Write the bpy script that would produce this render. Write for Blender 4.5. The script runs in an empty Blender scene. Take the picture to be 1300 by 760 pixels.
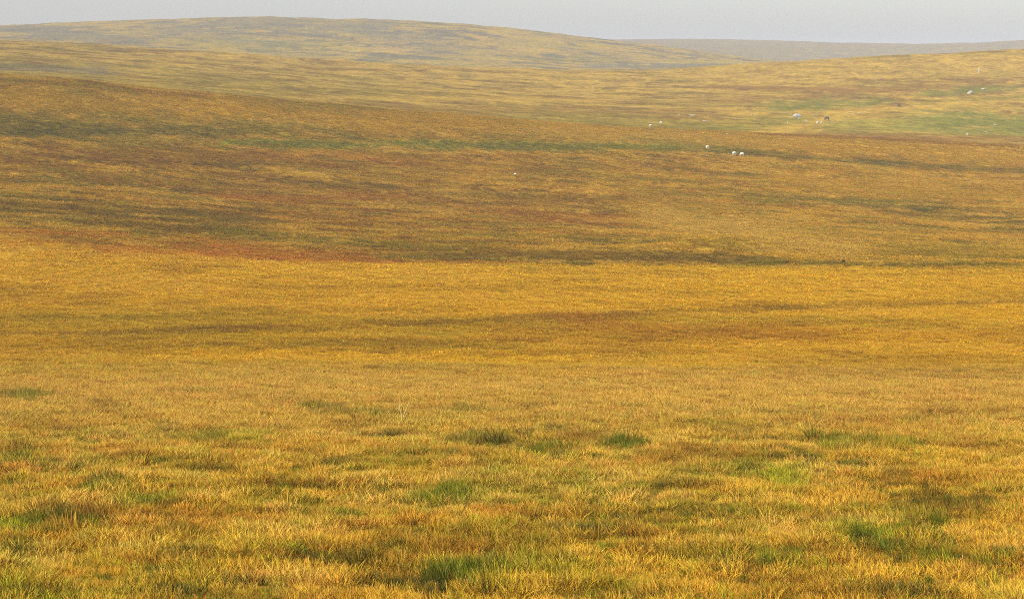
import bpy, bmesh, math, random
import numpy as np
from mathutils import Vector, Matrix

R = math.radians
rng = np.random.default_rng(7)
random.seed(7)
scene = bpy.context.scene
COL = scene.collection

# ------------------------------------------------------------------ camera model
F = 2167.0                      # focal length in pixels of the 1300 px wide photograph (60 mm lens)
PITCH = math.atan(310.0 / F)
CP, SP = math.cos(PITCH), math.sin(PITCH)
EYE = 1.7

def ray_z(py, d):               # height (from the eye) of the point seen at row py at depth d
    yc = (380.0 - py) / F
    return d * (-SP + yc * CP) / (CP + yc * SP)

def project(x, y, z):
    z = z - EYE
    fw = np.maximum(y * CP - z * SP, 1.0)
    up = y * SP + z * CP
    return 650 + F * x / fw, 380 - F * up / fw

# ------------------------------------------------------------------ numpy noise
def _hash(ix, iy, seed):
    h = (ix.astype(np.int64) * 374761393 + iy.astype(np.int64) * 668265263 + seed * 1442695041) & 0xFFFFFFFF
    h = ((h ^ (h >> 13)) * 1274126177) & 0xFFFFFFFF
    h = h ^ (h >> 16)
    return (h & 0xFFFFFF) / float(0xFFFFFF)

def vnoise(x, y, seed):
    x0 = np.floor(x); y0 = np.floor(y)
    fx = x - x0; fy = y - y0
    fx = fx * fx * fx * (fx * (fx * 6 - 15) + 10); fy = fy * fy * fy * (fy * (fy * 6 - 15) + 10)
    a = _hash(x0, y0, seed); b = _hash(x0 + 1, y0, seed)
    c = _hash(x0, y0 + 1, seed); d = _hash(x0 + 1, y0 + 1, seed)
    return (a + (b - a) * fx) * (1 - fy) + (c + (d - c) * fx) * fy

def fbm(x, y, size, seed, octv=3):
    s = np.zeros_like(x); amp = 1.0; tot = 0.0; f = 1.0 / size
    ca, sa = math.cos(0.6), math.sin(0.6)
    for o in range(octv):
        s += amp * vnoise(x * f + 17.3 * seed, y * f - 9.1 * seed, seed + o * 31)
        tot += amp; amp *= 0.55; f *= 2.07
        x, y = x * ca - y * sa, x * sa + y * ca
    return s / tot

def ss(a, b, t):
    t = np.clip((t - a) / (b - a), 0, 1)
    return t * t * (3 - 2 * t)

# ------------------------------------------------------------------ terrain profile
def cv(*pts):
    xs = [p[0] for p in pts]; ys = [p[1] for p in pts]
    return lambda px: np.interp(px, xs, ys)

def smooth(f, w=60):
    g = np.arange(-2600, 3901, 10.0)
    v = f(g); k = np.hanning(2 * (w // 10) + 1); k /= k.sum()
    vp = np.pad(v, w // 10, mode='edge'); v = np.convolve(vp, k, mode='valid')
    return lambda px: np.interp(px, g, v)

base_row = smooth(cv((-900, 285), (0, 301), (160, 314), (325, 326), (500, 333), (800, 336), (1300, 338), (2200, 340)))
crest_d = smooth(cv((-900, 470), (0, 480), (650, 520), (1300, 600), (2200, 640)), 200)
crest_row = smooth(cv((-2000, 60), (-300, 80), (0, 94), (100, 101), (200, 112), (300, 122), (400, 132), (500, 141), (600, 149), (700, 157),
                      (800, 164), (900, 169), (1000, 173), (1150, 179), (1300, 187), (1700, 200), (2200, 200)))
mid_d = smooth(cv((-900, 1000), (0, 1050), (700, 1150), (1300, 1250), (2200, 1300)), 200)
mid_row = smooth(cv((-1500, 40), (0, 51), (150, 58), (300, 67), (430, 77), (600, 86), (740, 89), (860, 88), (960, 80), (1100, 72), (1300, 62), (1700, 50), (2300, 50)))
far_d = smooth(cv((-900, 2000), (1300, 2100), (2200, 2100)))
far_row = smooth(cv((-2000, 60), (-400, 44), (0, 35), (80, 32), (150, 28.5), (250, 24), (370, 21.5), (500, 25), (600, 31), (700, 41), (780, 52),
                    (860, 63), (940, 74), (1100, 90), (1300, 96), (2200, 96)), 40)
last_row = smooth(cv((-2000, 66), (0, 60), (600, 52), (780, 50.5), (880, 50), (1000, 53), (1120, 56), (1200, 55.5), (1300, 49.5), (1500, 42), (2300, 46)), 40)

def knots(px):
    ks = []
    ks.append((-120.0, 18.0 - EYE)); ks.append((-30.0, 4.5 - EYE)); ks.append((0.0, -EYE))
    ks.append((30.0, ray_z(771, 30))); ks.append((65.0, ray_z(573, 65)))
    ks.append((105.0, ray_z(505, 105))); ks.append((140.0, ray_z(470, 140)))
    ks.append((163.0, ray_z(454, 163))); ks.append((198.0, ray_z(400, 198)))
    br = base_row(px); ks.append((252.0, ray_z(br, 252)))
    cd, cr = crest_d(px), crest_row(px)
    for t, e in ((0.33, 0.30), (0.66, 0.66)):
        d = 252 + (cd - 252) * t
        zr = ray_z(br + (cr - br) * e, d)
        ks.append((d, zr))
    zc = ray_z(cr, cd); ks.append((cd, zc))
    # dip behind the crest, then the middle hill
    md, mr = mid_d(px), mid_row(px)
    d1 = cd + 130; ks.append((d1, ray_z(cr + 5, d1)))
    d2 = d1 + 0.38 * (md - d1); ks.append((d2, ray_z(cr + 5 + (mr - cr - 5) * 0.40, d2)))
    d3 = d1 + 0.72 * (md - d1); ks.append((d3, ray_z(cr + 5 + (mr - cr - 5) * 0.74, d3)))
    ks.append((md, ray_z(mr, md)))
    fd, fr = far_d(px), far_row(px)
    d4 = md + 260; ks.append((d4, ray_z(mr + 6, d4)))
    d5 = d4 + 0.5 * (fd - d4); ks.append((d5, ray_z(mr + 6 + (fr - mr - 6) * 0.48, d5)))
    ks.append((fd, ray_z(fr, fd)))
    lr = last_row(px)
    d6 = fd + 500; ks.append((d6, ray_z(max(fr, lr) + 8, d6)))
    ks.append((3600.0, ray_z(lr, 3600)))
    ks.append((4600.0, ray_z(lr + 14, 4600))); ks.append((7000.0, ray_z(lr + 26, 7000)))
    return np.array(ks)

def pchip(xk, yk, x):
    h = np.diff(xk); s = np.diff(yk) / h
    m = np.zeros_like(yk)
    w1 = 2 * h[1:] + h[:-1]; w2 = h[1:] + 2 * h[:-1]
    ok = s[:-1] * s[1:] > 0
    m[1:-1] = np.where(ok, (w1 + w2) / np.where(ok, w1 / np.where(ok, s[:-1], 1) + w2 / np.where(ok, s[1:], 1), 1), 0)
    m[0] = s[0]; m[-1] = s[-1]
    i = np.clip(np.searchsorted(xk, x) - 1, 0, len(h) - 1)
    t = (x - xk[i]) / h[i]
    return ((1 + 2 * t) * (1 - t) ** 2) * yk[i] + t * (1 - t) ** 2 * h[i] * m[i] + t * t * (3 - 2 * t) * yk[i + 1] + t * t * (t - 1) * h[i] * m[i + 1]

u_in = np.linspace(-0.32, 0.32, 640)
u_out = 0.32 + 0.5 * np.linspace(0, 1, 61)[1:] ** 1.4
U = np.concatenate([-u_out[::-1], u_in, u_out])
D = np.concatenate([np.linspace(-110, 14, 32), np.geomspace(15, 6900, 900)])
TAB = np.stack([pchip(k[:, 0], k[:, 1], D) for k in (knots(650 + F * 0.985 * u) for u in U)], axis=1)   # (nd, nu)
TAB += EYE

def W(d):
    return np.maximum(d, 30.0)

def micro(x, y):
    d = np.maximum(y, 20)
    a = 0.22 * (fbm(x, y, 2.6, 3, 2) - .5) + 0.30 * (fbm(x, y, 9.0, 4, 2) - .5)
    a = a + ss(230, 300, d) * 1.1 * (fbm(x, y, 22.0, 5, 3) - .5)
    a = a + ss(600, 800, d) * 3.0 * (fbm(x, y, 60.0, 6, 3) - .5)
    a = a + ss(1300, 1900, d) * 5.0 * (fbm(x, y, 130.0, 8, 3) - .5)
    a = a + 2.2 * np.exp(-((x - 38) / 16) ** 2 - ((y - 285) / 14) ** 2)      # rounded shoulder at the hill foot
    return a

def Z(x, y):
    x = np.asarray(x, float); y = np.asarray(y, float)
    u = np.clip(x / W(y), U[0], U[-1])
    iu = np.clip(np.searchsorted(U, u) - 1, 0, len(U) - 2)
    idd = np.clip(np.searchsorted(D, y) - 1, 0, len(D) - 2)
    fu = (u - U[iu]) / (U[iu + 1] - U[iu]); fd = np.clip((y - D[idd]) / (D[idd + 1] - D[idd]), 0, 1)
    z = (TAB[idd, iu] * (1 - fu) + TAB[idd, iu + 1] * fu) * (1 - fd) + (TAB[idd + 1, iu] * (1 - fu) + TAB[idd + 1, iu + 1] * fu) * fd
    return z + micro(x, y)

def on_ground(px, py, dmin=20.0, dmax=6000.0):
    """first terrain point met by the sight line through a pixel of the photograph"""
    xc = (px - 650.0) / F; yc = (380.0 - py) / F
    dy = CP + yc * SP; dz = -SP + yc * CP
    d = np.geomspace(dmin, dmax, 6000)
    t = d / dy
    zz = EYE + dz * t; g = Z(xc * t, d)
    k = np.argmax(g >= zz)
    if not (g >= zz).any(): k = np.argmin(zz - g)
    return float(xc * t[k]), float(d[k]), float(g[k])

# ------------------------------------------------------------------ vegetation colours (albedo, linear)
GOLD = np.array((0.475, 0.266, 0.009)); STRAW = np.array((0.66, 0.41, 0.075)); BROWN = np.array((0.235, 0.112, 0.010))
RUSSET = np.array((0.40, 0.155, 0.014)); OLIVE = np.array((0.24, 0.18, 0.009)); GREEN = np.array((0.17, 0.165, 0.011))
YGREEN = np.array((0.34, 0.28, 0.02)); DGREEN = np.array((0.105, 0.095, 0.008)); SOFTG = np.array((.25, .225, .02)); FGREEN = np.array((.125, .155, .010)); FDARK = np.array((.055, .065, .010)); FYEL = np.array((.36, .33, .015)); HEATH = np.array((0.195, 0.165, 0.09))
RED = np.array((0.47, 0.17, 0.012)); TAN = np.array((0.52, 0.32, 0.04))

# streaks and patches: (x0, y0, x1, y1, half height, colour, strength, dmin, dmax)
PATCH = [
    (300, 183, 830, 186, 5.5, np.array((.25, .25, .016)), .85, 260, 700), (0, 152, 120, 160, 16, OLIVE, .8, 260, 700), (0, 158, 260, 168, 9, DGREEN, .55, 260, 700),
    (60, 168, 300, 168, 4, DGREEN, .7, 260, 700), (330, 184, 560, 184, 4, GREEN, .8, 260, 700), (600, 186, 760, 187, 4, DGREEN, .5, 260, 700),
    (640, 172, 780, 175, 2, OLIVE, .8, 260, 700), (120, 148, 420, 162, 10, OLIVE, .6, 260, 700), (270, 208, 345, 208, 3, DGREEN, .6, 260, 700),
    (810, 176, 900, 184, 3, OLIVE, .8, 260, 700), (820, 188, 930, 191, 4, GREEN, .7, 260, 700), (925, 193, 960, 194, 4, DGREEN, .5, 260, 700),
    (960, 197, 1130, 207, 2.6, DGREEN, .55, 260, 700), (1130, 207, 1300, 219, 3, DGREEN, .6, 260, 700), (1090, 172, 1280, 183, 5, BROWN, .7, 450, 800),
    (1000, 172, 1100, 174, 3, RUSSET, .35, 450, 800),
    (1070, 258, 1180, 265, 5, DGREEN, .75, 260, 600), (1170, 268, 1300, 282, 7, DGREEN, .5, 260, 600), (1000, 252, 1120, 258, 4, OLIVE, .7, 260, 600),
    (0, 268, 330, 285, 14, BROWN * .8, .5, 254, 500), (0, 262, 300, 285, 12, DGREEN, .35, 254, 500), (300, 300, 560, 318, 7, OLIVE, .6, 254, 500),
    (560, 322, 700, 322, 8, OLIVE, .55, 254, 500), (780, 318, 970, 331, 6, DGREEN, .5, 254, 500), (400, 308, 470, 314, 4, DGREEN, .5, 254, 500),
    (840, 272, 1060, 318, 16, TAN, .9, 254, 500), (480, 327, 980, 333, 5, DGREEN, .65, 251, 330), (480, 322, 900, 330, 6, BROWN, .5, 250, 330), (980, 334, 1300, 336, 4, OLIVE * .8, .9, 251, 330), (1150, 318, 1300, 326, 7, OLIVE, .5, 250, 330), (1000, 225, 1300, 245, 10, GOLD, .6, 254, 600), (960, 180, 1300, 200, 7, GOLD, .7, 254, 700),
    (0, 125, 300, 138, 9, GOLD, .75, 260, 700), (250, 142, 760, 168, 9, GOLD, .75, 260, 700), (700, 168, 1000, 180, 6, TAN, .55, 260, 700),
    (0, 197, 330, 200, 9, BROWN, .6, 260, 700), (300, 235, 760, 262, 14, BROWN, .5, 254, 600), (300, 250, 480, 252, 4, RUSSET, .6, 254, 600),
    (600, 268, 780, 280, 6, RUSSET, .45, 254, 600), (330, 198, 640, 200, 6, RUSSET, .3, 254, 600),
    (0, 294, 140, 297, 4.5, RED, .6, 200, 270), (0, 306, 90, 306, 4, RED, .3, 200, 262), (160, 319, 290, 322, 6, RED, .6, 200, 270),
    (150, 302, 320, 310, 5, RED, .25, 200, 275), (290, 320, 350, 324, 6, RED, .6, 200, 270), (370, 326, 470, 329, 4.5, RED, .6, 200, 270), (0, 312, 480, 318, 14, RUSSET, .3, 200, 275),
    (470, 331, 640, 334, 2, RUSSET, .6, 200, 262),
    (0, 425, 130, 425, 3.8, BROWN, .5, 150, 250), (130, 424, 300, 419, 3.8, BROWN, .5, 150, 250), (300, 417, 560, 410, 3.8, BROWN, .5, 150, 250),
    (560, 411, 800, 400, 3.8, BROWN, .5, 150, 250), (800, 399, 1000, 392, 3.8, BROWN, .5, 150, 250), (1000, 392, 1300, 382, 3.8, BROWN, .5, 150, 250),
    (0, 437, 500, 437, 9, BROWN, .25, 130, 250), (650, 425, 1300, 425, 16, RUSSET, .26, 130, 250), (760, 412, 1000, 425, 7, RUSSET, .4, 130, 250),
    (500, 440, 800, 448, 8, BROWN, .22, 130, 250), (1000, 462, 1300, 474, 12, BROWN, .22, 100, 200), (0, 400, 300, 396, 8, OLIVE, .25, 150, 250),
    (1180, 150, 1300, 160, 13, SOFTG, .8, 600, 1200), (1060, 158, 1300, 167, 9, SOFTG, .7, 600, 1200), (1220, 155, 1300, 162, 9, GREEN, .75, 600, 1200), (1060, 120, 1300, 104, 7, BROWN, .45, 600, 1250), (900, 128, 1060, 122, 4, BROWN, .5, 600, 1250), (1000, 171, 1300, 176, 3, BROWN, .7, 560, 900),
    (1010, 133, 1090, 130, 5, GREEN, .8, 600, 1200), (990, 137, 1040, 136, 4, GREEN, .6, 600, 1200), (985, 155, 1010, 152, 6, GREEN, .55, 600, 1200),
    (860, 165, 930, 163, 4, GREEN, .8, 600, 1200), (1200, 118, 1262, 112, 4, GREEN, .85, 600, 1300), (1060, 145, 1300, 125, 3, TAN, .7, 600, 1200),
    (1250, 126, 1300, 123, 2, OLIVE, .8, 600, 1200), (980, 168, 1080, 146, 5, TAN, .6, 600, 1200), (700, 140, 900, 146, 6, BROWN, .45, 600, 1200),
    (640, 150, 900, 160, 7, OLIVE, .6, 600, 1200), (0, 84, 110, 90, 5, HEATH, .6, 550, 1200), (0, 84, 60, 84, 2, DGREEN, .5, 550, 1200),
    (420, 124, 760, 128, 3, TAN, .6, 600, 1200), (430, 78, 760, 92, 5, TAN, .35, 600, 1200), (850, 92, 1300, 80, 9, TAN, .45, 700, 1400),
    (440, 134, 620, 143, 6, BROWN, .45, 600, 1200), (240, 104, 460, 118, 7, OLIVE, .35, 600, 1200), (950, 112, 1120, 115, 3, BROWN, .6, 600, 1200),
    (70, 45, 170, 50, 5, HEATH, .8, 1300, 2600), (0, 38, 60, 36, 3, HEATH, .8, 1300, 2600), (230, 36, 330, 55, 8, HEATH, .7, 1300, 2600),
    (280, 30, 480, 34, 8, HEATH, .7, 1300, 2600), (480, 50, 560, 60, 10, HEATH, .5, 1300, 2600), (440, 62, 500, 64, 4, STRAW, .5, 1300, 2600),
    (690, 75, 760, 76, 4, GREEN, .35, 1300, 2600), (270, 55, 420, 60, 8, YGREEN, .35, 1300, 2600), (800, 84, 960, 86, 2.5, DGREEN, .35, 1300, 2600),
    (760, 84, 900, 84, 3, HEATH, .8, 1300, 2600),
]
# green and dark tufts of the foreground: (x, y, rx, ry, colour, strength)
TUFT = [
    (145, 618, 22, 12, FDARK, .75), (75, 672, 55, 12, FGREEN, .85), (95, 660, 45, 10, FDARK, .7), (15, 670, 25, 16, FYEL, .8), (178, 637, 18, 12, FGREEN, .8), (215, 636, 30, 9, FDARK, .6),
    (115, 655, 40, 18, BROWN, .7), (570, 632, 24, 10, FGREEN, .9), (475, 526, 14, 8, FGREEN, .7), (560, 748, 28, 16, FDARK, .95), (610, 742, 38, 16, FGREEN, .8),
    (1105, 688, 30, 14, FGREEN, .9), (1005, 610, 28, 14, FYEL, .9), (1172, 672, 26, 10, FGREEN, .7), (1210, 642, 60, 14, FDARK, .6), (1045, 664, 40, 9, BROWN, .9), (1060, 668, 18, 8, FDARK, .6),
    (447, 717, 26, 12, FDARK, .7), (995, 713, 26, 12, FGREEN, .7), (1190, 716, 36, 12, FGREEN, .7), (690, 722, 45, 14, FGREEN, .55), (1060, 566, 26, 8, FGREEN, .7), (1140, 568, 30, 7, FGREEN, .55),
    (805, 567, 18, 6, FGREEN, .8), (610, 562, 45, 7, FDARK, .55), (745, 557, 55, 8, BROWN, .8), (308, 556, 28, 12, FYEL, .7), (265, 560, 22, 9, FGREEN, .6), (28, 505, 34, 5, FGREEN, .6),
    (410, 522, 28, 6, FGREEN, .55), (130, 515, 20, 8, BROWN, .7), (640, 650, 45, 14, RUSSET, .6), (1230, 610, 90, 16, RUSSET, .5), (900, 580, 80, 12, BROWN, .6), (455, 545, 26, 9, BROWN, .6),
    (165, 580, 16, 7, BROWN, .7), (20, 575, 22, 7, FDARK, .5), (900, 540, 60, 9, OLIVE, .5), (530, 590, 60, 12, OLIVE, .45), (240, 735, 60, 14, OLIVE, .45), (880, 715, 50, 12, OLIVE, .6),
    (1030, 740, 70, 14, BROWN, .7), (850, 640, 60, 14, BROWN, .45), (1150, 600, 60, 10, BROWN, .5), (200, 600, 70, 10, OLIVE, .4), (620, 600, 60, 16, OLIVE, .5), (350, 640, 70, 14, OLIVE, .4),
    (1260, 525, 50, 6, BROWN, .5), (1190, 525, 20, 6, BROWN, .6), (20, 740, 30, 16, OLIVE, .6), (785, 745, 30, 14, OLIVE, .6), (665, 520, 30, 8, BROWN, .35), (690, 575, 26, 8, FGREEN, .5), (590, 520, 18, 6, FGREEN, .5),
]

def mixc(c, col, w):
    w = np.clip(w, 0, 1)[:, None]
    return c * (1 - w) + col * w

def veg(x, y):
    """colour and greenness of the plants growing at ground points"""
    z = Z(x, y)
    px, py = project(x, y, z)
    d = y
    n1 = fbm(x, y, 0.9, 11, 2) - .5; n3 = fbm(x, y, 3.0, 12, 3) - .5; n8 = fbm(x, y, 8.0, 13, 3) - .5
    n20 = fbm(x, y, 20.0, 14, 3) - .5; n50 = fbm(x, y, 55.0, 15, 3) - .5
    m3 = fbm(x, y, 3.2, 21, 3) - .5; m8 = fbm(x, y, 7.0, 22, 3) - .5; m30 = fbm(x, y, 30.0, 23, 3) - .5
    n = len(x)
    cd = crest_d(px); md = mid_d(px)
    # plants grow in drifts that follow the contour, so these fields are stretched across the slope
    a2 = fbm(x * .40, y, 2.2, 51, 3) - .5; a6 = fbm(x * .28, y, 5.0, 52, 3) - .5; a15 = fbm(x * .40, y, 12.0, 53, 4) - .5
    b6 = fbm(x * .28, y, 6.0, 54, 3) - .5; b20 = fbm(x * .3, y, 22.0, 55, 3) - .5
    # foreground slope
    fg = np.tile(GOLD * .8 + STRAW * .25, (n, 1))
    fg = mixc(fg, STRAW, ss(-.02, .20, n3 * .7 + n8 * .7 + .6 * n1) * .7)
    fg = mixc(fg, BROWN, ss(.03, .24, -n3 * .8 - .3 * n8 - .6 * n1) * .85)
    fg = mixc(fg, RUSSET, ss(.03, .22, m8 + .3 * n1 + .06 * ss(700, 1200, px)) * .5)
    k1 = fbm(x, y, .8, 61, 2) - .5
    fg = mixc(fg, YGREEN, ss(.13, .28, m3 + .5 * n20) * .3)
    k2 = fbm(x, y, .6, 62, 2) - .5
    fg = mixc(fg, FYEL * .9, ss(.17, .29, k1 + .25 * n3) * .65)
    fg = mixc(fg, FGREEN, ss(.16, .28, k2 + .5 * n8 - .3 * n3) * .7)
    fg = mixc(fg, OLIVE, ss(.14, .30, -m3 + .5 * n8) * .45)
    fg = mixc(fg, FDARK, ss(.20, .32, -n3 * .4 - .7 * n1 - .4 * k1 + .3 * m3) * .85)
    fg = mixc(fg, STRAW, ss(590, 500, py) * ss(450, 485, py) * .62)
    # flat below
    pl = np.tile(GOLD * np.array((1.36, 1.42, 1.2)), (n, 1))
    pl = mixc(pl, STRAW * .9, ss(.0, .22, a6 + .5 * a2) * .2)
    pl = mixc(pl, BROWN, ss(.0, .25, -a6 - .6 * a2) * .30)
    pl = mixc(pl, OLIVE, ss(.02, .22, b20 + .4 * b6) * .35)
    # near hill
    h1 = np.tile(GOLD * .52 + BROWN * .40 + OLIVE * .12, (n, 1))
    right = ss(450, 1150, px)
    h1 = mixc(h1, GOLD, right * .45)
    h1 = mixc(h1, TAN * .9, ss(0.0, .22, a6 * .8 + a2 * .7) * .55)
    h1 = mixc(h1, BROWN * .82, ss(-.03, .18, -a6 * .8 - a2 * .8) * (.9 - .3 * right))
    h1 = mixc(h1, OLIVE * .8, ss(0.02, .2, b6 + .4 * a2) * (.7 - .2 * right))
    h1 = mixc(h1, RUSSET * .8, ss(.06, .24, b20 + .5 * n3) * .25)
    h1 = mixc(h1, DGREEN, ss(.14, .28, -b6 - .5 * a2) * .7)
    h1 = h1 * (1.26 - .06 * (1 - right))[:, None]
    # middle hill
    low = ss(-55, -5, py - crest_row(px)) * .5
    h2 = np.tile(TAN * .68 + OLIVE * .20 + BROWN * .15, (n, 1))
    h2 = mixc(h2, OLIVE * .8, low * .7 * ss(1300, 900, px))
    h2 = mixc(h2, TAN, ss(0, .2, a15 + .6 * a6 + .4 * n8) * .6)
    h2 = mixc(h2, BROWN * .8, ss(.0, .22, -a15 - .6 * a6 - .5 * n8) * .75)
    h2 = mixc(h2, OLIVE * .9, ss(.02, .2, b20 + .5 * b6) * .4)
    h2 = mixc(h2, DGREEN, ss(.12, .3, -b6 - .5 * b20) * .5)
    # far hill and last ridge
    n90 = fbm(x * .7, y, 60.0, 31, 5) - .5; m60 = fbm(x * .7, y, 18.0, 32, 5) - .5
    h3 = np.tile(TAN * .46 + OLIVE * .16 + HEATH * .35, (n, 1))
    h3 = mixc(h3, TAN, ss(0, .2, a15 * .7 + m60) * .6)
    h3 = mixc(h3, HEATH * .8, ss(-.02, .16, -n90 * .6 - m60 - .5 * b20) * .9)
    h3 = mixc(h3, YGREEN, ss(.06, .22, b20 + .4 * m60) * .35)
    h4 = np.tile(HEATH * .5 + DGREEN * .15 + TAN * .25, (n, 1))
    h4 = mixc(h4, HEATH, ss(0, .2, n90) * .6)
    h4 = mixc(h4, TAN, ss(.08, .25, m60 + n90 * .4) * .35)
    c = fg
    t = ss(125, 172, d + n20 * 40)[:, None]; c = c * (1 - t) + pl * t
    t = ss(250.5, 253.5, d + n8 * 6)[:, None]; c = c * (1 - t) + h1 * t
    t = ss(0, 60, d - cd)[:, None]; c = c * (1 - t) + h2 * t
    t = ss(0, 160, d - md)[:, None]; c = c * (1 - t) + h3 * t
    t = ss(2300, 2600, d)[:, None]; c = c * (1 - t) + h4 * t
    green = np.zeros(n)
    for (x0, y0, x1, y1, hh, col, st, da, db) in PATCH:
        sel = np.nonzero((d > da) & (d < db) & (px > min(x0, x1) - 90) & (px < max(x0, x1) + 90) & (py > min(y0, y1) - 4 * hh) & (py < max(y0, y1) + 4 * hh))[0]
        if len(sel) == 0: continue
        tx = (px[sel] - x0) / (x1 - x0)
        yy = y0 + (y1 - y0) * np.clip(tx, 0, 1)
        ex = np.maximum(0, np.maximum(min(x0, x1) - px[sel], px[sel] - max(x0, x1))) / 30
        q = np.sqrt(((py[sel] - yy) / hh) ** 2 + ex ** 2)
        w = ss(1.6, .4, q + (n20[sel] * 1.6 + a6[sel] * 2.6 + a2[sel] * 1.8) * min(1.0, .25 + hh / 9)) * st * .95
        c[sel] = mixc(c[sel], col, w)
    for (x0, y0, rx, ry, col, st) in TUFT:
        sel = np.nonzero((d < 150) & (abs(px - x0) < 2.2 * rx) & (abs(py - y0) < 2.2 * ry))[0]
        if len(sel) == 0: continue
        q = np.sqrt(((px[sel] - x0) / (rx * .85)) ** 2 + ((py[sel] - y0) / (ry * .85)) ** 2)
        w = ss(1.25, .6, q + n1[sel] * 1.6 + n3[sel] * .6) * st
        c[sel] = mixc(c[sel], col, w)
        if col is FGREEN or col is FDARK: green[sel] = np.maximum(green[sel], w)
    return c, green

# ------------------------------------------------------------------ node helpers
def new_mat(name):
    m = bpy.data.materials.new(name); m.use_nodes = True
    nt = m.node_tree; nt.nodes.clear()
    out = nt.nodes.new('ShaderNodeOutputMaterial')
    return m, nt, out

def N(nt, kind, **kw):
    n = nt.nodes.new(kind)
    for k, v in kw.items():
        if k in n.inputs.keys(): n.inputs[k].default_value = v
        else: setattr(n, k, v)
    return n

def math_n(nt, op, a, b=None, clamp=False):
    n = nt.nodes.new('ShaderNodeMath'); n.operation = op; n.use_clamp = clamp
    for i, v in enumerate((a, b)):
        if v is None: continue
        if isinstance(v, (int, float)): n.inputs[i].default_value = v
        else: nt.links.new(v, n.inputs[i])
    return n.outputs[0]

def mixrgb(nt, typ, fac, a, b):
    n = nt.nodes.new('ShaderNodeMix'); n.data_type = 'RGBA'; n.blend_type = typ
    for sock, v in ((n.inputs[0], fac), (n.inputs[6], a), (n.inputs[7], b)):
        if isinstance(v, (int, float)): sock.default_value = v
        elif isinstance(v, tuple): sock.default_value = (*v, 1) if len(v) == 3 else v
        else: nt.links.new(v, sock)
    return n.outputs[2]

# ground
mat_ground, nt, out = new_mat('moor_ground')
att = N(nt, 'ShaderNodeAttribute', attribute_name='veg')
geo = N(nt, 'ShaderNodeNewGeometry')
def noise(scale, det=4, rough=.6):
    n = N(nt, 'ShaderNodeTexNoise', Scale=scale, Detail=det, Roughness=rough); nt.links.new(geo.outputs['Position'], n.inputs['Vector']); return n.outputs['Fac']
na, nb, nc = noise(1.1), noise(.28), noise(.09)
s = math_n(nt, 'ADD', math_n(nt, 'ADD', math_n(nt, 'MULTIPLY', math_n(nt, 'SUBTRACT', na, .5), 1.3), math_n(nt, 'MULTIPLY', math_n(nt, 'SUBTRACT', nb, .5), 1.7)), math_n(nt, 'MULTIPLY', math_n(nt, 'SUBTRACT', nc, .5), 1.0))
v = math_n(nt, 'ADD', 1.0, s)
v = math_n(nt, 'MAXIMUM', v, .25)
hs = N(nt, 'ShaderNodeHueSaturation'); nt.links.new(att.outputs['Color'], hs.inputs['Color']); nt.links.new(v, hs.inputs['Value'])
bs = N(nt, 'ShaderNodeBsdfDiffuse', Roughness=1.0)
nt.links.new(hs.outputs[0], bs.inputs['Color'])
bp = N(nt, 'ShaderNodeBump', Strength=1.0, Distance=1.0)
bh = math_n(nt, 'ADD', math_n(nt, 'MULTIPLY', nb, 1.1), math_n(nt, 'MULTIPLY', na, .35))
nt.links.new(bh, bp.inputs['Height']); nt.links.new(bp.outputs[0], bs.inputs['Normal'])
nt.links.new(bs.outputs[0], out.inputs['Surface'])

# grass (colour comes from the place where each clump grows)
def grass_material(name, source, lo=.54, span=.94, thin=.2):
    m, nt, out = new_mat(name)
    if source is None:
        a = N(nt, 'ShaderNodeAttribute', attribute_name='veg', attribute_type='INSTANCER'); base = a.outputs['Color']
    else:
        c = N(nt, 'ShaderNodeRGB'); c.outputs[0].default_value = (*source, 1); base = c.outputs[0]
    r = N(nt, 'ShaderNodeAttribute', attribute_name='blade')            # x: chance value of the blade, y: seed head
    sep = N(nt, 'ShaderNodeSeparateXYZ'); nt.links.new(r.outputs['Vector'], sep.inputs[0])
    hs = N(nt, 'ShaderNodeHueSaturation'); nt.links.new(base, hs.inputs['Color'])
    nt.links.new(math_n(nt, 'ADD', lo, math_n(nt, 'MULTIPLY', sep.outputs[0], span)), hs.inputs['Value'])
    nt.links.new(math_n(nt, 'ADD', .485, math_n(nt, 'MULTIPLY', sep.outputs[2], .03)), hs.inputs['Hue'])
    col = mixrgb(nt, 'MIX', math_n(nt, 'MULTIPLY', sep.outputs[1], .5), hs.outputs[0], (.60, .40, .10))
    d = N(nt, 'ShaderNodeBsdfPrincipled', Roughness=.55)
    d.inputs['Specular IOR Level'].default_value = .06
    nt.links.new(col, d.inputs['Base Color'])
    tl = N(nt, 'ShaderNodeBsdfTranslucent'); nt.links.new(col, tl.inputs['Color'])
    mx = N(nt, 'ShaderNodeMixShader', Fac=thin)
    nt.links.new(d.outputs[0], mx.inputs[1]); nt.links.new(tl.outputs[0], mx.inputs[2])
    nt.links.new(mx.outputs[0], out.inputs['Surface'])
    return m
mat_grass = grass_material('dry_grass', None)
mat_turf = grass_material('short_turf', None, .86, .28, .42)

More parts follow.
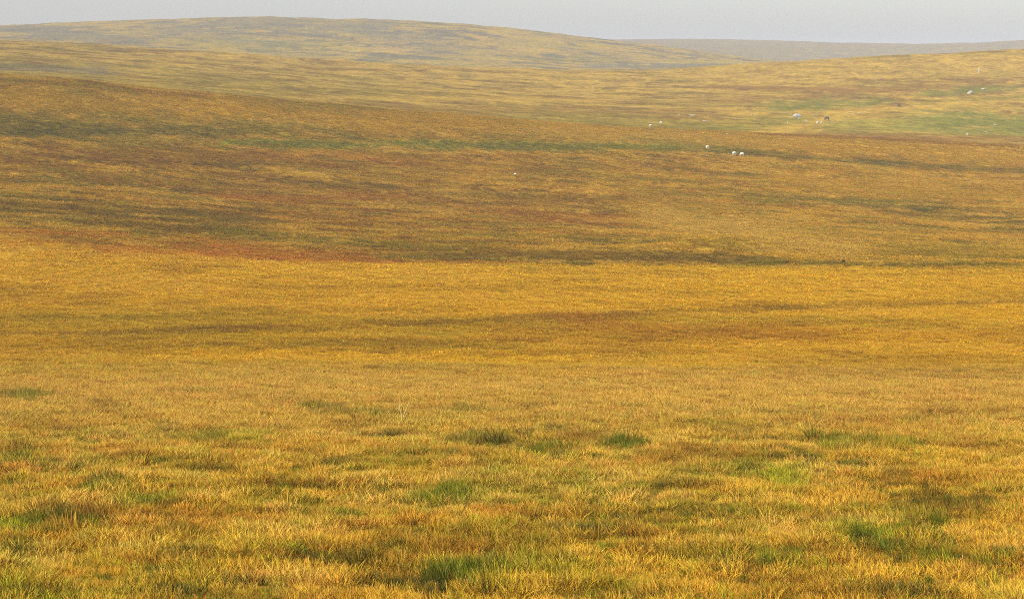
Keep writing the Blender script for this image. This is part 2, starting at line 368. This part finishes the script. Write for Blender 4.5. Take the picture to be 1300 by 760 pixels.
def plain_mat(name, col, rough=.8, scale=3.0, amount=.5, bump=.0):
    m, nt, out = new_mat(name)
    tc = N(nt, 'ShaderNodeTexCoord')
    n = N(nt, 'ShaderNodeTexNoise', Scale=scale, Detail=5.0, Roughness=.65); nt.links.new(tc.outputs['Object'], n.inputs['Vector'])
    hs = N(nt, 'ShaderNodeHueSaturation'); hs.inputs['Color'].default_value = (*col, 1)
    nt.links.new(math_n(nt, 'ADD', 1 - amount / 2, math_n(nt, 'MULTIPLY', n.outputs['Fac'], amount)), hs.inputs['Value'])
    b = N(nt, 'ShaderNodeBsdfPrincipled', Roughness=rough); nt.links.new(hs.outputs[0], b.inputs['Base Color'])
    if bump:
        bp = N(nt, 'ShaderNodeBump', Strength=bump, Distance=.05); nt.links.new(n.outputs['Fac'], bp.inputs['Height']); nt.links.new(bp.outputs[0], b.inputs['Normal'])
    nt.links.new(b.outputs[0], out.inputs['Surface'])
    return m

def tag(o, label=None, cat=None, group=None, kind=None):
    if label: o['label'] = label
    if cat: o['category'] = cat
    if group: o['group'] = group
    if kind: o['kind'] = kind
    return o

# ------------------------------------------------------------------ ground mesh
nd, nu = len(D), len(U)
GX = (U[None, :] * W(D)[:, None]).ravel(); GY = np.repeat(D, nu)
GZ = TAB.ravel() + micro(GX, GY)
me = bpy.data.meshes.new('ground')
me.vertices.add(nd * nu)
me.vertices.foreach_set('co', np.stack([GX, GY, GZ], 1).astype(np.float32).ravel())
ii = (np.arange(nd - 1)[:, None] * nu + np.arange(nu - 1)[None, :]).ravel()
quads = np.stack([ii, ii + 1, ii + nu + 1, ii + nu], 1).astype(np.int32)
nq = len(quads)
me.loops.add(nq * 4); me.loops.foreach_set('vertex_index', quads.ravel())
me.polygons.add(nq); me.polygons.foreach_set('loop_start', np.arange(nq, dtype=np.int32) * 4)
me.polygons.foreach_set('use_smooth', np.ones(nq, bool))
me.update(); me.validate()
vc, _ = veg(GX, GY)
vc = vc * (1 - .40 * ss(560, 700, GY))[:, None]      # self-shade of the blades put into the colour of far ground without clumps
# thatch and peat show between the clumps where clumps grow
THATCH = np.array((0.10, 0.055, 0.010))
tw = (.78 + .10 * (1 - ss(60, 160, GY))) * (1 - ss(520, 640, GY))
tw = tw.reshape(-1)
tw = tw[:, None]
vc = vc * (1 - tw) + (.25 * vc + .75 * THATCH) * tw
ca = me.attributes.new('veg', 'FLOAT_COLOR', 'POINT')
ca.data.foreach_set('color', np.concatenate([vc, np.ones((len(vc), 1))], 1).astype(np.float32).ravel())
me.materials.append(mat_ground)
ground = bpy.data.objects.new('ground', me); COL.objects.link(ground)
tag(ground, 'rolling moorland ground with a flat valley floor and hills behind', 'ground', kind='structure')

# ------------------------------------------------------------------ grass clumps
def blades_mesh(name, specs, mat):
    """specs: list of (root xy, height, lean vector xy, width, azimuth, rnd, hue, head)"""
    V, Fc, A = [], [], []
    for (rx, ry, h, lx, ly, w, az, rn, hu, head) in specs:
        b = len(V)
        ax, ay = math.cos(az), math.sin(az)
        prof = ((0, 1.0), (.45, .85), (.8, .55))
        for t, k in prof:
            cx = rx + lx * t * t; cy = ry + ly * t * t; cz = h * (t - .12 * t * t)
            hw = w * .5 * k
            V.append((cx - ax * hw, cy - ay * hw, cz)); V.append((cx + ax * hw, cy + ay * hw, cz))
            A += [(rn, 0, hu)] * 2
        V.append((rx + lx, ry + ly, h * .9)); A.append((rn, head, hu))
        Fc += [(b, b + 1, b + 3, b + 2), (b + 2, b + 3, b + 5, b + 4), (b + 4, b + 5, b + 6)]
        if head:     # a small seed head: two crossed diamonds
            tx, ty, tz = rx + lx, ry + ly, h * .9
            hl = h * .10; hw = w * .6
            for q in (az, az + 1.57):
                c = len(V); qx, qy = math.cos(q) * hw, math.sin(q) * hw
                V += [(tx - lx * .1, ty - ly * .1, tz - hl), (tx + qx, ty + qy, tz), (tx + lx * .1, ty + ly * .1, tz + hl), (tx - qx, ty - qy, tz)]
                A += [(rn, 1, hu)] * 4; Fc.append((c, c + 1, c + 2, c + 3))
    me = bpy.data.meshes.new(name); me.from_pydata(V, [], Fc)
    a = me.attributes.new('blade', 'FLOAT_VECTOR', 'POINT'); a.data.foreach_set('vector', np.array(A, np.float32).ravel())
    me.materials.append(mat); me.update()
    return me

def clump_specs(n, rad, h, w, heads, r, up=0.5, wind=(-.10, .04)):
    S = []
    for i in range(n):
        a = r.uniform(0, 6.283); q = rad * math.sqrt(r.random())
        x, y = q * math.cos(a), q * math.sin(a)
        hh = h * r.uniform(.55, 1.1) * (1 - .35 * (q / rad) ** 2)
        sp = hh * r.uniform(.15, up)
        S.append((x, y, hh, math.cos(a) * sp + wind[0] * hh * 2 * r.random() + r.gauss(0, .05), math.sin(a) * sp + wind[1] * hh + r.gauss(0, .05),
                  w * r.uniform(.7, 1.4), r.uniform(0, 3.1416), r.random(), r.random(), 1.0 if r.random() < heads else 0.0))
    return S

r_ = random.Random(3)
def source_collection(name, meshes):
    c = bpy.data.collections.new(name)
    for i, m in enumerate(meshes):
        c.objects.link(bpy.data.objects.new('%s.%03d' % (name, i), m))
    return c
near_c = source_collection('near_clump', [blades_mesh('near_clump', clump_specs(60, .27, .26, .0125, .07, r_, 1.0), mat_grass) for _ in range(6)]
                           + [blades_mesh('rush_clump', clump_specs(60, .22, .50, .012, .03, r_, .35), mat_grass) for _ in range(2)])
mid_c = source_collection('middle_clump', [blades_mesh('middle_clump', clump_specs(42, .34, .27, .026, .03, r_, 1.0), mat_turf) for _ in range(6)]
                          + [blades_mesh('rush_patch', clump_specs(40, .30, .48, .024, .0, r_, .4), mat_turf) for _ in range(2)])
far_c = source_collection('tussock', [blades_mesh('tussock', clump_specs(26, .46, .24, .065, .0, r_, 1.2), mat_turf) for _ in range(6)])

def scatter(name, d0, d1, dens, umax, coll, nvar, rush0, label, smin, smax, fade0=0, fade1=0, jit=.10, mingle=.30):
    area = umax * (d1 * d1 - d0 * d0)
    n = int(area * dens)
    d = np.sqrt(rng.uniform(d0 * d0, d1 * d1, n)); u = rng.uniform(-umax, umax, n)
    keep = np.ones(n, bool)
    if fade0: keep &= rng.random(n) < (d - d0) / fade0 + .02
    if fade1: keep &= rng.random(n) < (d1 - d) / fade1 + .02
    d, u = d[keep], u[keep]; n = len(d)
    x = u * W(d); z = Z(x, d)
    # neighbouring kinds of plant grow into each other at their edges
    c, g = veg(x + rng.normal(0, mingle, n), d + rng.normal(0, mingle * 1.3, n))
    size = rng.uniform(smin, smax, n) * (.62 + .76 * ss(.2, .8, fbm(x, d, 1.2, 41, 2)))
    if rush0 and d0 < 40:      # single small green and dark plants sprinkled through the straw
        t = rng.random(n); wet = ss(.42, .62, fbm(x, d, 5.0, 71, 3))
        c[t < .10 * wet] = FDARK; c[(t > .10) & (t < .10 + .09 * wet)] = FGREEN; c[(t > .20) & (t < .20 + .07 * wet)] = FYEL
        size = np.where(t < .27 * wet, size * .8, size)
    c = c * (rng.normal(1, jit, n).clip(.6, 1.5))[:, None]
    c = c * (1 + rng.normal(0, .05, (n, 3)))
    var = rng.integers(0, nvar, n)
    if rush0:
        isr = rng.random(n) < g * .9
        var = np.where(isr, rush0 + rng.integers(0, 2, n), var)
    rot = np.stack([rng.normal(0, .10, n), rng.normal(0, .10, n), rng.uniform(0, 6.283, n)], 1)
    rot[:, 2] = rng.normal(0, .5, n)            # mostly combed the way the wind blows
    me = bpy.data.meshes.new(name); me.vertices.add(n)
    me.vertices.foreach_set('co', np.stack([x, d, z - .02], 1).astype(np.float32).ravel())
    def at(nm, typ, key, arr): a = me.attributes.new(nm, typ, 'POINT'); a.data.foreach_set(key, np.ascontiguousarray(arr).ravel())
    at('veg', 'FLOAT_COLOR', 'color', np.concatenate([c.clip(0.005, .8), np.ones((n, 1))], 1).astype(np.float32))
    at('size', 'FLOAT', 'value', size.astype(np.float32)); at('var', 'INT', 'value', var.astype(np.int32)); at('rot', 'FLOAT_VECTOR', 'vector', rot.astype(np.float32))
    me.update()
    o = bpy.data.objects.new(name, me); COL.objects.link(o)
    tag(o, label, 'grass', kind='stuff')
    ng = bpy.data.node_groups.new(name, 'GeometryNodeTree')
    ng.interface.new_socket('Geometry', in_out='INPUT', socket_type='NodeSocketGeometry'); ng.interface.new_socket('Geometry', in_out='OUTPUT', socket_type='NodeSocketGeometry')
    gi = ng.nodes.new('NodeGroupInput'); go = ng.nodes.new('NodeGroupOutput')
    iop = ng.nodes.new('GeometryNodeInstanceOnPoints'); ci = ng.nodes.new('GeometryNodeCollectionInfo')
    ci.inputs['Collection'].default_value = coll; ci.inputs['Separate Children'].default_value = True; ci.inputs['Reset Children'].default_value = True
    def na(nm, typ): q = ng.nodes.new('GeometryNodeInputNamedAttribute'); q.data_type = typ; q.inputs['Name'].default_value = nm; return q.outputs[0]
    L = ng.links.new
    L(gi.outputs[0], iop.inputs['Points']); L(ci.outputs[0], iop.inputs['Instance']); iop.inputs['Pick Instance'].default_value = True
    L(na('var', 'INT'), iop.inputs['Instance Index']); L(na('rot', 'FLOAT_VECTOR'), iop.inputs['Rotation']); L(na('size', 'FLOAT'), iop.inputs['Scale'])
    L(iop.outputs[0], go.inputs[0])
    o.modifiers.new('grow', 'NODES').node_group = ng
    print(name, n)
    return o

scatter('meadow_grass', 16, 82, 14.5, .52, near_c, 6, 6, 'tall dry golden grass with seed heads and green rushes in the foreground', .75, 1.25, 0, 20)
scatter('moor_grass', 62, 245, 7, .52, mid_c, 6, 6, 'pale orange grass on the lower slope and the flat valley floor', .8, 1.3, 20, 60, .05, .5)
scatter('tussock_grass', 130, 640, 2.6, .50, far_c, 6, 0, 'brown and olive tussock grass covering the near hillside', .7, 1.3, 50, 60, .05, .8)

# ------------------------------------------------------------------ things on the moor
def skin_mesh(name, verts, edges, radii, sub=2):
    me = bpy.data.meshes.new(name); me.from_pydata(verts, edges, [])
    o = bpy.data.objects.new(name, me); COL.objects.link(o)
    sk = o.modifiers.new('skin', 'SKIN'); 
    if not me.skin_vertices: 
        bm = bmesh.new(); bm.from_mesh(me); bm.verts.layers.skin.verify(); bm.to_mesh(me); bm.free()
    for i, r in enumerate(radii):
        me.skin_vertices[0].data[i].radius = (r, r) if isinstance(r, (int, float)) else r
        me.skin_vertices[0].data[i].use_root = (i == 0)
    ss_ = o.modifiers.new('sub', 'SUBSURF'); ss_.levels = sub; ss_.render_levels = sub
    dg = bpy.context.evaluated_depsgraph_get()
    m2 = bpy.data.meshes.new_from_object(o.evaluated_get(dg)); m2.name = name
    bpy.data.objects.remove(o); bpy.data.meshes.remove(me)
    for p in m2.polygons: p.use_smooth = True
    return m2

def quadruped(kind):
    s = kind == 'sheep'
    L, H = (.62, .52) if s else (1.35, .95)       # trunk length, trunk centre height
    R_ = .21 if s else .36
    V = [(0, 0, H), (L * .28, 0, H + .02), (L * .5, 0, H + .03), (-L * .28, 0, H), (-L * .5, 0, H + .03)]
    E = [(0, 1), (1, 2), (0, 3), (3, 4)]; Rd = [R_ * 1.05, R_, R_ * .8, R_, R_ * .72]
    def add(p, par, r): V.append(p); E.append((par, len(V) - 1)); Rd.append(r); return len(V) - 1
    k = add((L * .66, 0, H * .92), 2, R_ * .5)    # neck, head down grazing
    k = add((L * .82, 0, H * .52), k, R_ * .36); k = add((L * .92, 0, H * .26), k, R_ * .30); add((L * 1.0, 0, H * .10), k, R_ * .2)
    for sy in (-1, 1):
        w = R_ * .62 * sy
        a = add((L * .40, w, H * .62), 2, R_ * .36); a = add((L * .42, w, H * .33), a, R_ * .2); add((L * .40, w, -.03), a, R_ * .16)
        a = add((-L * .42, w, H * .66), 4, R_ * .46); a = add((-L * .50, w, H * .36), a, R_ * .22); add((-L * .46, w, -.03), a, R_ * .16)
        add((L * .80, sy * R_ * .75, H * .56), 6, R_ * .12)
    a = add((-L * .60, 0, H + .02), 4, R_ * .16); add((-L * .63, 0, H * .55), a, R_ * .08)
    return skin_mesh(kind, V, E, Rd)

mat_fleece = plain_mat('fleece', (.64, .61, .53), .95, 14, .3, .6)
mat_skin = plain_mat('sheep_skin', (.62, .58, .50), .8, 8, .3)
mat_face = plain_mat('dark_face', (.03, .025, .02), .8, 8, .3)
mat_cow = plain_mat('black_hide', (.012, .010, .009), .6, 3, .5)
mat_cow2 = plain_mat('dark_brown_hide', (.045, .022, .012), .6, 3, .5)
mat_stone = plain_mat('granite', (.38, .36, .31), .85, 2.2, .8, .8)
mat_pale = plain_mat('pale_granite', (.42, .38, .29), .85, 2.2, .6, .8)
mat_stalk = plain_mat('bleached_stalk', (.60, .47, .22), .7, 20, .3)

def fleece_mesh():
    bm = bmesh.new(); bmesh.ops.create_icosphere(bm, subdivisions=4, radius=1)
    for v in bm.verts:
        x, y, z = v.co
        k = 1 + .05 * math.sin(9 * x + 2) * math.sin(8 * y) * math.sin(9 * z + 1)
        v.co = (x * .47 * k, y * .27 * k, .54 + z * .25 * k + (.02 if x > 0 else 0))
    for f in bm.faces: f.smooth = True
    me = bpy.data.meshes.new('fleece'); bm.to_mesh(me); bm.free(); me.materials.append(mat_fleece); return me

body_me = quadruped('sheep'); body_me.materials.append(mat_skin)
body_dark = body_me.copy(); body_dark.materials.clear(); body_dark.materials.append(mat_face)
fl_me = fleece_mesh()
cow_me = quadruped('cow'); cow_me.materials.append(mat_cow)
cow2 = cow_me.copy(); cow2.materials.clear(); cow2.materials.append(mat_cow2)

def sheep(px, py, yaw, label, me, s=1.0, dmin=260):
    x, y, z = on_ground(px, py, dmin)
    o = bpy.data.objects.new('sheep', me); COL.objects.link(o); o.location = (x, y, z + .25); o.rotation_euler = (0, 0, yaw); o.scale = (s,) * 3
    tag(o, label, 'sheep', 'white sheep grazing on the moor')
    f = bpy.data.objects.new('fleece', fl_me); COL.objects.link(f); f.parent = o
sheep(932, 198, .3, 'white sheep on the left of the close pair beside the green streak', body_me, 1.25)
sheep(942, 199, 2.9, 'white sheep on the right of the close pair beside the green streak', body_me, 1.2)
sheep(898, 190, .2, 'lone white sheep on the green streak left of the close pair', body_me, 1.1)
sheep(654, 225, 2.0, 'lone white sheep with dark face in the middle of the brown hillside', body_dark, .95)
sheep(826, 162, .5, 'tiny white sheep just above the near crest, larger of two there', body_me, 1.4, 560)
sheep(839, 158, 2.6, 'tiny white sheep just above the near crest, higher one of two there', body_me, 1.2, 560)

def cow(px, py, yaw, label, me, s=1.0):
    x, y, z = on_ground(px, py, 560)
    o = bpy.data.objects.new('cow', me); COL.objects.link(o); o.location = (x, y, z + .1); o.rotation_euler = (0, 0, yaw); o.scale = (s,) * 3
    tag(o, label, 'cow', 'dark cattle grazing by the boulders')
cow(1050, 153, 2.4, 'black cow grazing beside the cream boulder in the hollow', cow_me, 1.25)
cow(1141, 136, .4, 'small dark brown cow alone on the tan slope right of the boulders', cow2, .9)

def boulder(px, py, w, h, depth, yaw, label, mat, seed, name='boulder', tilt=0.0, dmin=560, group='pale boulders on the far side of the valley'):
    """w, h in pixels of the photograph turned into metres at the ground there"""
    x, y, z = on_ground(px, py, dmin)
    k = .82 * y / F
    rr = random.Random(seed)
    bm = bmesh.new(); bmesh.ops.create_icosphere(bm, subdivisions=3, radius=1)
    planes = [(Vector((rr.gauss(0, 1), rr.gauss(0, 1), rr.gauss(0, 1) + .3)).normalized(), rr.uniform(.55, .9)) for _ in range(11)]
    for v in bm.verts:
        for nrm, q in planes:
            dd = v.co.dot(nrm) - q
            if dd > 0: v.co -= nrm * dd * .92
        v.co *= 1 + rr.uniform(-.03, .03)
        v.co = Vector((v.co.x * w * k * .58, v.co.y * depth * k * .5, v.co.z * h * k * .62))
    me = bpy.data.meshes.new(name); bm.to_mesh(me); bm.free(); me.materials.append(mat)
    o = bpy.data.objects.new(name, me); COL.objects.link(o)
    o.location = (x, y, z + h * k * .35); o.rotation_euler = (0, tilt, yaw)
    tag(o, label, 'boulder', group)
    return o
boulder(1012, 149, 12, 6, 8, .2, 'broad grey boulder in the hollow left of the black cow', mat_stone, 1)
boulder(1014, 152, 4, 2.6, 3, .9, 'small pale stone at the foot of the broad grey boulder', mat_pale, 2)
boulder(1024, 155, 3, 3, 3, .4, 'small pale stone between the grey boulder and the cream boulder', mat_pale, 3)
boulder(1034, 147, 3, 2.5, 3, .1, 'tiny pale stone up the slope between grey boulder and cow', mat_pale, 4)
boulder(1038, 157, 5, 4.5, 5, .3, 'cream boulder below the black cow, left of a touching pair', mat_pale, 5)
boulder(1043, 157, 4.5, 4, 4, 1.1, 'cream boulder below the black cow, right of a touching pair', mat_pale, 6)
boulder(1079, 143, 4, 2, 3, .6, 'flat pale stone right of the black cow', mat_stone, 7)
boulder(1091, 145, 5, 2, 3, .2, 'flat cream stone farther right of the black cow', mat_pale, 8)
boulder(1231, 119, 12, 4.5, 6, .3, 'long white boulder slanting in the green strip high on the right', mat_pale, 9, tilt=-.35)
boulder(1248, 114, 7, 2.2, 4, .2, 'low cream stone at the right end of the high green strip', mat_pale, 10, tilt=-.15)
boulder(1228, 172, 5, 4.5, 4, .8, 'upright pale boulder at the left of the bright green patch on the right', mat_pale, 11, tilt=-.5)
boulder(1242, 170, 4.5, 1.4, 3, .1, 'small flat pale stone on the green patch between boulder and white slab', mat_pale, 12)
boulder(1252, 169, 9, 2, 4, .1, 'flat white slab on the green patch at the far right', mat_pale, 13, tilt=.12)
boulder(1263, 159, 4.5, 2, 3, .1, 'small pale stone on the upper part of the green patch', mat_pale, 14)
boulder(955, 146, 2, 2, 2, .1, 'tiny white stone left of the hollow on the olive slope', mat_pale, 15)
boulder(923, 171, 2.4, 1.8, 2, .1, 'tiny white stone just at the near crest above the sheep', mat_pale, 16, dmin=480)
boulder(862, 146, 5, 1.2, 3, 0, 'thin pale stone lying on the olive slope, left one of two', mat_pale, 17)
boulder(878, 147, 11, 1.6, 4, 0, 'long pale stone lying on the olive slope, right one of two', mat_pale, 18)
boulder(895, 154, 7, 1.6, 4, .3, 'grey stone below the long pale stone on the olive slope', mat_stone, 19)

def post(px, py, hpx, wpx, name, label, cat, mat, seed, lean=.05):
    x, y, z = on_ground(px, py, 560); k = y / F
    rr = random.Random(seed); h, w = hpx * k, wpx * k
    bm = bmesh.new(); rings = []
    for i in range(7):
        t = i / 6; s_ = (1 - .35 * t ** 2) * (1 if i < 6 else .55)
        rings.append([bm.verts.new((math.cos(a) * w * .5 * s_ * rr.uniform(.85, 1.12), math.sin(a) * w * .36 * s_ * rr.uniform(.85, 1.12), -.3 + t * (h + .3))) for a in np.linspace(0, 2 * math.pi, 9)[:-1]])
    for a, b in zip(rings, rings[1:]):
        for j in range(8): bm.faces.new((a[j], a[(j + 1) % 8], b[(j + 1) % 8], b[j]))
    bm.faces.new(rings[-1])
    me = bpy.data.meshes.new(name); bm.to_mesh(me); bm.free(); me.materials.append(mat)
    o = bpy.data.objects.new(name, me); COL.objects.link(o); o.location = (x, y, z); o.rotation_euler = (0, lean, .2); tag(o, label, cat)
post(1243, 92, 6, 2.2, 'standing_stone', 'pale standing stone upright on the tan hillside at upper right', 'standing stone', mat_stone, 1)
post(1000, 158, 4.5, 1.3, 'marker_stone', 'thin white upright stone at the left edge of the hollow', 'stone', mat_pale, 2)

# rush tufts one can point at in the foreground
mat_rush = {k: grass_material('rush_' + k, tuple(v)) for k, v in dict(green=(.11, .155, .016), dark=(.035, .05, .014), yellow=(.26, .27, .03), brown=(.13, .07, .02)).items()}
mat_straw = grass_material('straw_blade', (.48, .29, .03))
def rush(px, py, wpx, h, kind, label, seed, n=None):
    x, y, z = on_ground(px, py, 20)
    k = y / F; rad = wpx * k * .40; h *= .98
    n = n or int(90 + 260 * rad)
    r = random.Random(seed)
    specs = []
    for q in range(7):
        a, e = r.uniform(0, 6.283), r.uniform(.2, .9)
        ox, oy, hq = rad * e * 1.7 * math.cos(a), rad * e * math.sin(a), h * r.uniform(.5, 1.15)
        specs += [(b0 + ox, b1 + oy, *rest) for (b0, b1, *rest) in clump_specs(max(14, n // 5), rad * r.uniform(.18, .5), hq, .014, 0, r, .6)]
    me = blades_mesh('rush_tuft', [(a, b * .7, *c) for (a, b, *c) in specs], mat_rush[kind])
    me.materials.append(mat_straw)                 # dead straw mixed in with the live blades
    pick = [1 if r.random() < .28 else 0 for _ in specs]
    for i, p in enumerate(me.polygons): p.material_index = pick[i // 3]
    # follow the slope of the ground
    o = bpy.data.objects.new('rush_tuft', me); COL.objects.link(o)
    co = np.empty(len(me.vertices) * 3, np.float32); me.vertices.foreach_get('co', co); co = co.reshape(-1, 3)
    co[:, 2] += Z(x + co[:, 0].astype(float), y + co[:, 1].astype(float)).astype(np.float32) - z
    me.vertices.foreach_set('co', co.ravel()); me.update()
    o.location = (x, y, z - .02)
    tag(o, label, 'rush', 'tufts of rush in the dry grass')
RUSH = [
    (145, 622, 34, .42, 'dark', 'small blue-green rush tuft alone in golden grass at the left'),
    (65, 679, 60, .40, 'green', 'wide dark green rush tuft near the left edge'),
    (12, 676, 34, .42, 'yellow', 'yellow-green grass tuft at the very left edge'),
    (177, 642, 26, .36, 'green', 'bright green tuft right of the small blue-green one'),
    (218, 642, 34, .32, 'dark', 'dark low tuft right of the bright green tuft at the left'),
    (570, 638, 40, .40, 'green', 'compact deep green rush tuft in the centre of the foreground'),
    (556, 758, 44, .42, 'dark', 'very dark rush tuft at the bottom edge of the picture'),
    (604, 752, 56, .40, 'green', 'green rush tuft right of the very dark one at the bottom edge'),
    (1102, 694, 50, .42, 'green', 'vivid green long-bladed tuft at the lower right'),
    (1005, 616, 46, .42, 'yellow', 'light yellow-green upright tuft right of centre'),
    (1172, 678, 40, .34, 'green', 'green tuft just right of the vivid long-bladed one'),
    (1232, 646, 60, .38, 'dark', 'dark rush tuft near the right edge among russet grass'),
    (1180, 644, 40, .36, 'dark', 'dark green tuft left of the one near the right edge'),
    (1046, 668, 54, .30, 'brown', 'dark brown tuft above the lower right green tufts'),
    (447, 722, 44, .36, 'dark', 'dark low tuft in pale grass left of the bottom centre'),
    (995, 718, 44, .36, 'green', 'green tuft left of and below the vivid long-bladed one'),
    (1192, 722, 56, .34, 'green', 'green and straw tuft below the pair at the lower right'),
    (1058, 571, 34, .38, 'green', 'green tuft on the upper foreground right of centre'),
    (805, 571, 30, .34, 'green', 'small dark green tuft above centre of the foreground'),
    (474, 529, 20, .40, 'green', 'small green tuft left of the pale forked stalk'),
]
for i, (px, py, w, h, kind, label) in enumerate(RUSH): rush(px, py, w, h, kind, label, 100 + i)

def tube(bm, pts, r0, r1):
    rings = []
    for i, p in enumerate(pts):
        r = r0 + (r1 - r0) * i / (len(pts) - 1)
        rings.append([bm.verts.new((p[0] + math.cos(a) * r, p[1] + math.sin(a) * r, p[2])) for a in (0, 1.57, 3.14, 4.71)])
    for a, b in zip(rings, rings[1:]):
        for j in range(4): bm.faces.new((a[j], a[(j + 1) % 4], b[(j + 1) % 4], b[j]))
    bm.faces.new(rings[-1])
def stalk(px, py, branches, label, r=.016):
    x, y, z = on_ground(px, py, 20)
    bm = bmesh.new()
    for b in branches: tube(bm, b, r, r * .35)
    me = bpy.data.meshes.new('dead_stalk'); bm.to_mesh(me); bm.free(); me.materials.append(mat_stalk)
    o = bpy.data.objects.new('dead_stalk', me); COL.objects.link(o); o.location = (x, y, z)
    tag(o, label, 'dead plant')
stalk(511, 533, [[(0, 0, -.02), (-.05, 0, .35), (-.13, 0, .62), (-.16, .02, .85), (-.14, .02, 1.05)], [(0, 0, -.02), (.10, 0, .35), (.22, 0, .62), (.34, 0, .95)], [(-.08, 0, .45), (-.22, 0, .60), (-.32, 0, .66)]],
      'pale forked dead stalk standing out of the grass left of centre', .023)

# low dark bushes on the hillside
mat_bush = grass_material('bush_leaf', (.03, .04, .012))
def bush(px, py, wpx, hpx, label, seed, dmin=254):
    x, y, z = on_ground(px, py, dmin); k = y / F
    r = random.Random(seed); rad = wpx * k * .5; h = hpx * k
    S = []
    V, Fc, A = [], [], []
    for i in range(320):
        a = r.uniform(0, 6.283); e = math.asin(r.random()); q = r.uniform(.6, 1.0) * (1 + .18 * math.sin(3 * a + seed))
        c = Vector((math.cos(a) * math.cos(e) * rad * q, math.sin(a) * math.cos(e) * rad * q, math.sin(e) * h * q))
        d1 = Vector((r.gauss(0, 1), r.gauss(0, 1), r.gauss(0, 1))).normalized() * rad * .22; d2 = Vector((r.gauss(0, 1), r.gauss(0, 1), r.gauss(0, 1))).normalized() * rad * .14
        b = len(V); V += [c - d1, c + d2, c + d1, c - d2]; Fc.append((b, b + 1, b + 2, b + 3)); A += [(r.random(), 0, r.random())] * 4
    me = bpy.data.meshes.new('bush'); me.from_pydata(V, [], Fc)
    at = me.attributes.new('blade', 'FLOAT_VECTOR', 'POINT'); at.data.foreach_set('vector', np.array(A, np.float32).ravel()); me.materials.append(mat_bush)
    o = bpy.data.objects.new('bush', me); COL.objects.link(o); o.location = (x, y, z); tag(o, label, 'bush')
bush(1071, 333, 5.5, 3, 'small black-green bush at the foot of the near hill, right of centre', 1)

# ------------------------------------------------------------------ haze
bm = bmesh.new(); bmesh.ops.create_cube(bm, size=1)
zmin = float(GZ.min()) - 1.0; zmax = max(float(GZ.max()), EYE) + 8
for v in bm.verts: v.co = (v.co.x * 2 * (float(abs(GX).max()) + 5), (7000 if v.co.y > 0 else -130), zmax if v.co.z > 0 else zmin)
me = bpy.data.meshes.new('haze'); bm.to_mesh(me); bm.free()
m, nt, out = new_mat('haze')
pv = N(nt, 'ShaderNodeVolumePrincipled'); pv.inputs['Color'].default_value = (.78, .84, .98, 1); pv.inputs['Density'].default_value = 1.9e-4
pv.inputs['Anisotropy'].default_value = 0.0
nt.links.new(pv.outputs[0], out.inputs['Volume']); me.materials.append(m)
hz = bpy.data.objects.new('haze', me); COL.objects.link(hz); tag(hz, 'thin pale haze over the moor', 'haze', kind='stuff')

# ------------------------------------------------------------------ light
AZ, EL = R(230), R(40)           # the sun stands behind the camera, to the left
to_sun = Vector((math.sin(AZ) * math.cos(EL), math.cos(AZ) * math.cos(EL), math.sin(EL)))
sd = bpy.data.lights.new('sun', 'SUN'); sd.energy = 5.0; sd.angle = R(.6); sd.color = (1, .95, .86)
so = bpy.data.objects.new('sun', sd); COL.objects.link(so); so.rotation_euler = to_sun.to_track_quat('Z', 'Y').to_euler(); so.location = (0, 0, 60)
w = bpy.data.worlds.new('World'); scene.world = w; w.use_nodes = True
nt = w.node_tree; bg = nt.nodes['Background']
sky = nt.nodes.new('ShaderNodeTexSky'); sky.sky_type = 'NISHITA'; sky.sun_disc = False; sky.sun_elevation = EL; sky.sun_rotation = AZ
sky.air_density = 1.0; sky.dust_density = 1.0; sky.ozone_density = 1.5
hs = nt.nodes.new('ShaderNodeHueSaturation'); hs.inputs['Saturation'].default_value = .36
nt.links.new(sky.outputs[0], hs.inputs['Color']); nt.links.new(hs.outputs[0], bg.inputs['Color'])
bg.inputs['Strength'].default_value = .098

# ------------------------------------------------------------------ camera
cd_ = bpy.data.cameras.new('camera'); cd_.sensor_width = 36; cd_.lens = 36 * F / 1300
cd_.clip_start = .1; cd_.clip_end = 20000
co_ = bpy.data.objects.new('camera', cd_); COL.objects.link(co_)
co_.location = (0, 0, EYE); co_.rotation_euler = (R(90) - PITCH, 0, 0)
scene.camera = co_
vs = scene.view_settings
vs.view_transform = 'Standard'; vs.look = 'None'; vs.exposure = 0.42; vs.gamma = 1.0; vs.use_curve_mapping = False
scene.cycles.use_denoising = False; scene.cycles.filter_width = 1.0
scene.cycles.max_bounces = 5; scene.cycles.volume_bounces = 1; scene.cycles.transparent_max_bounces = 8
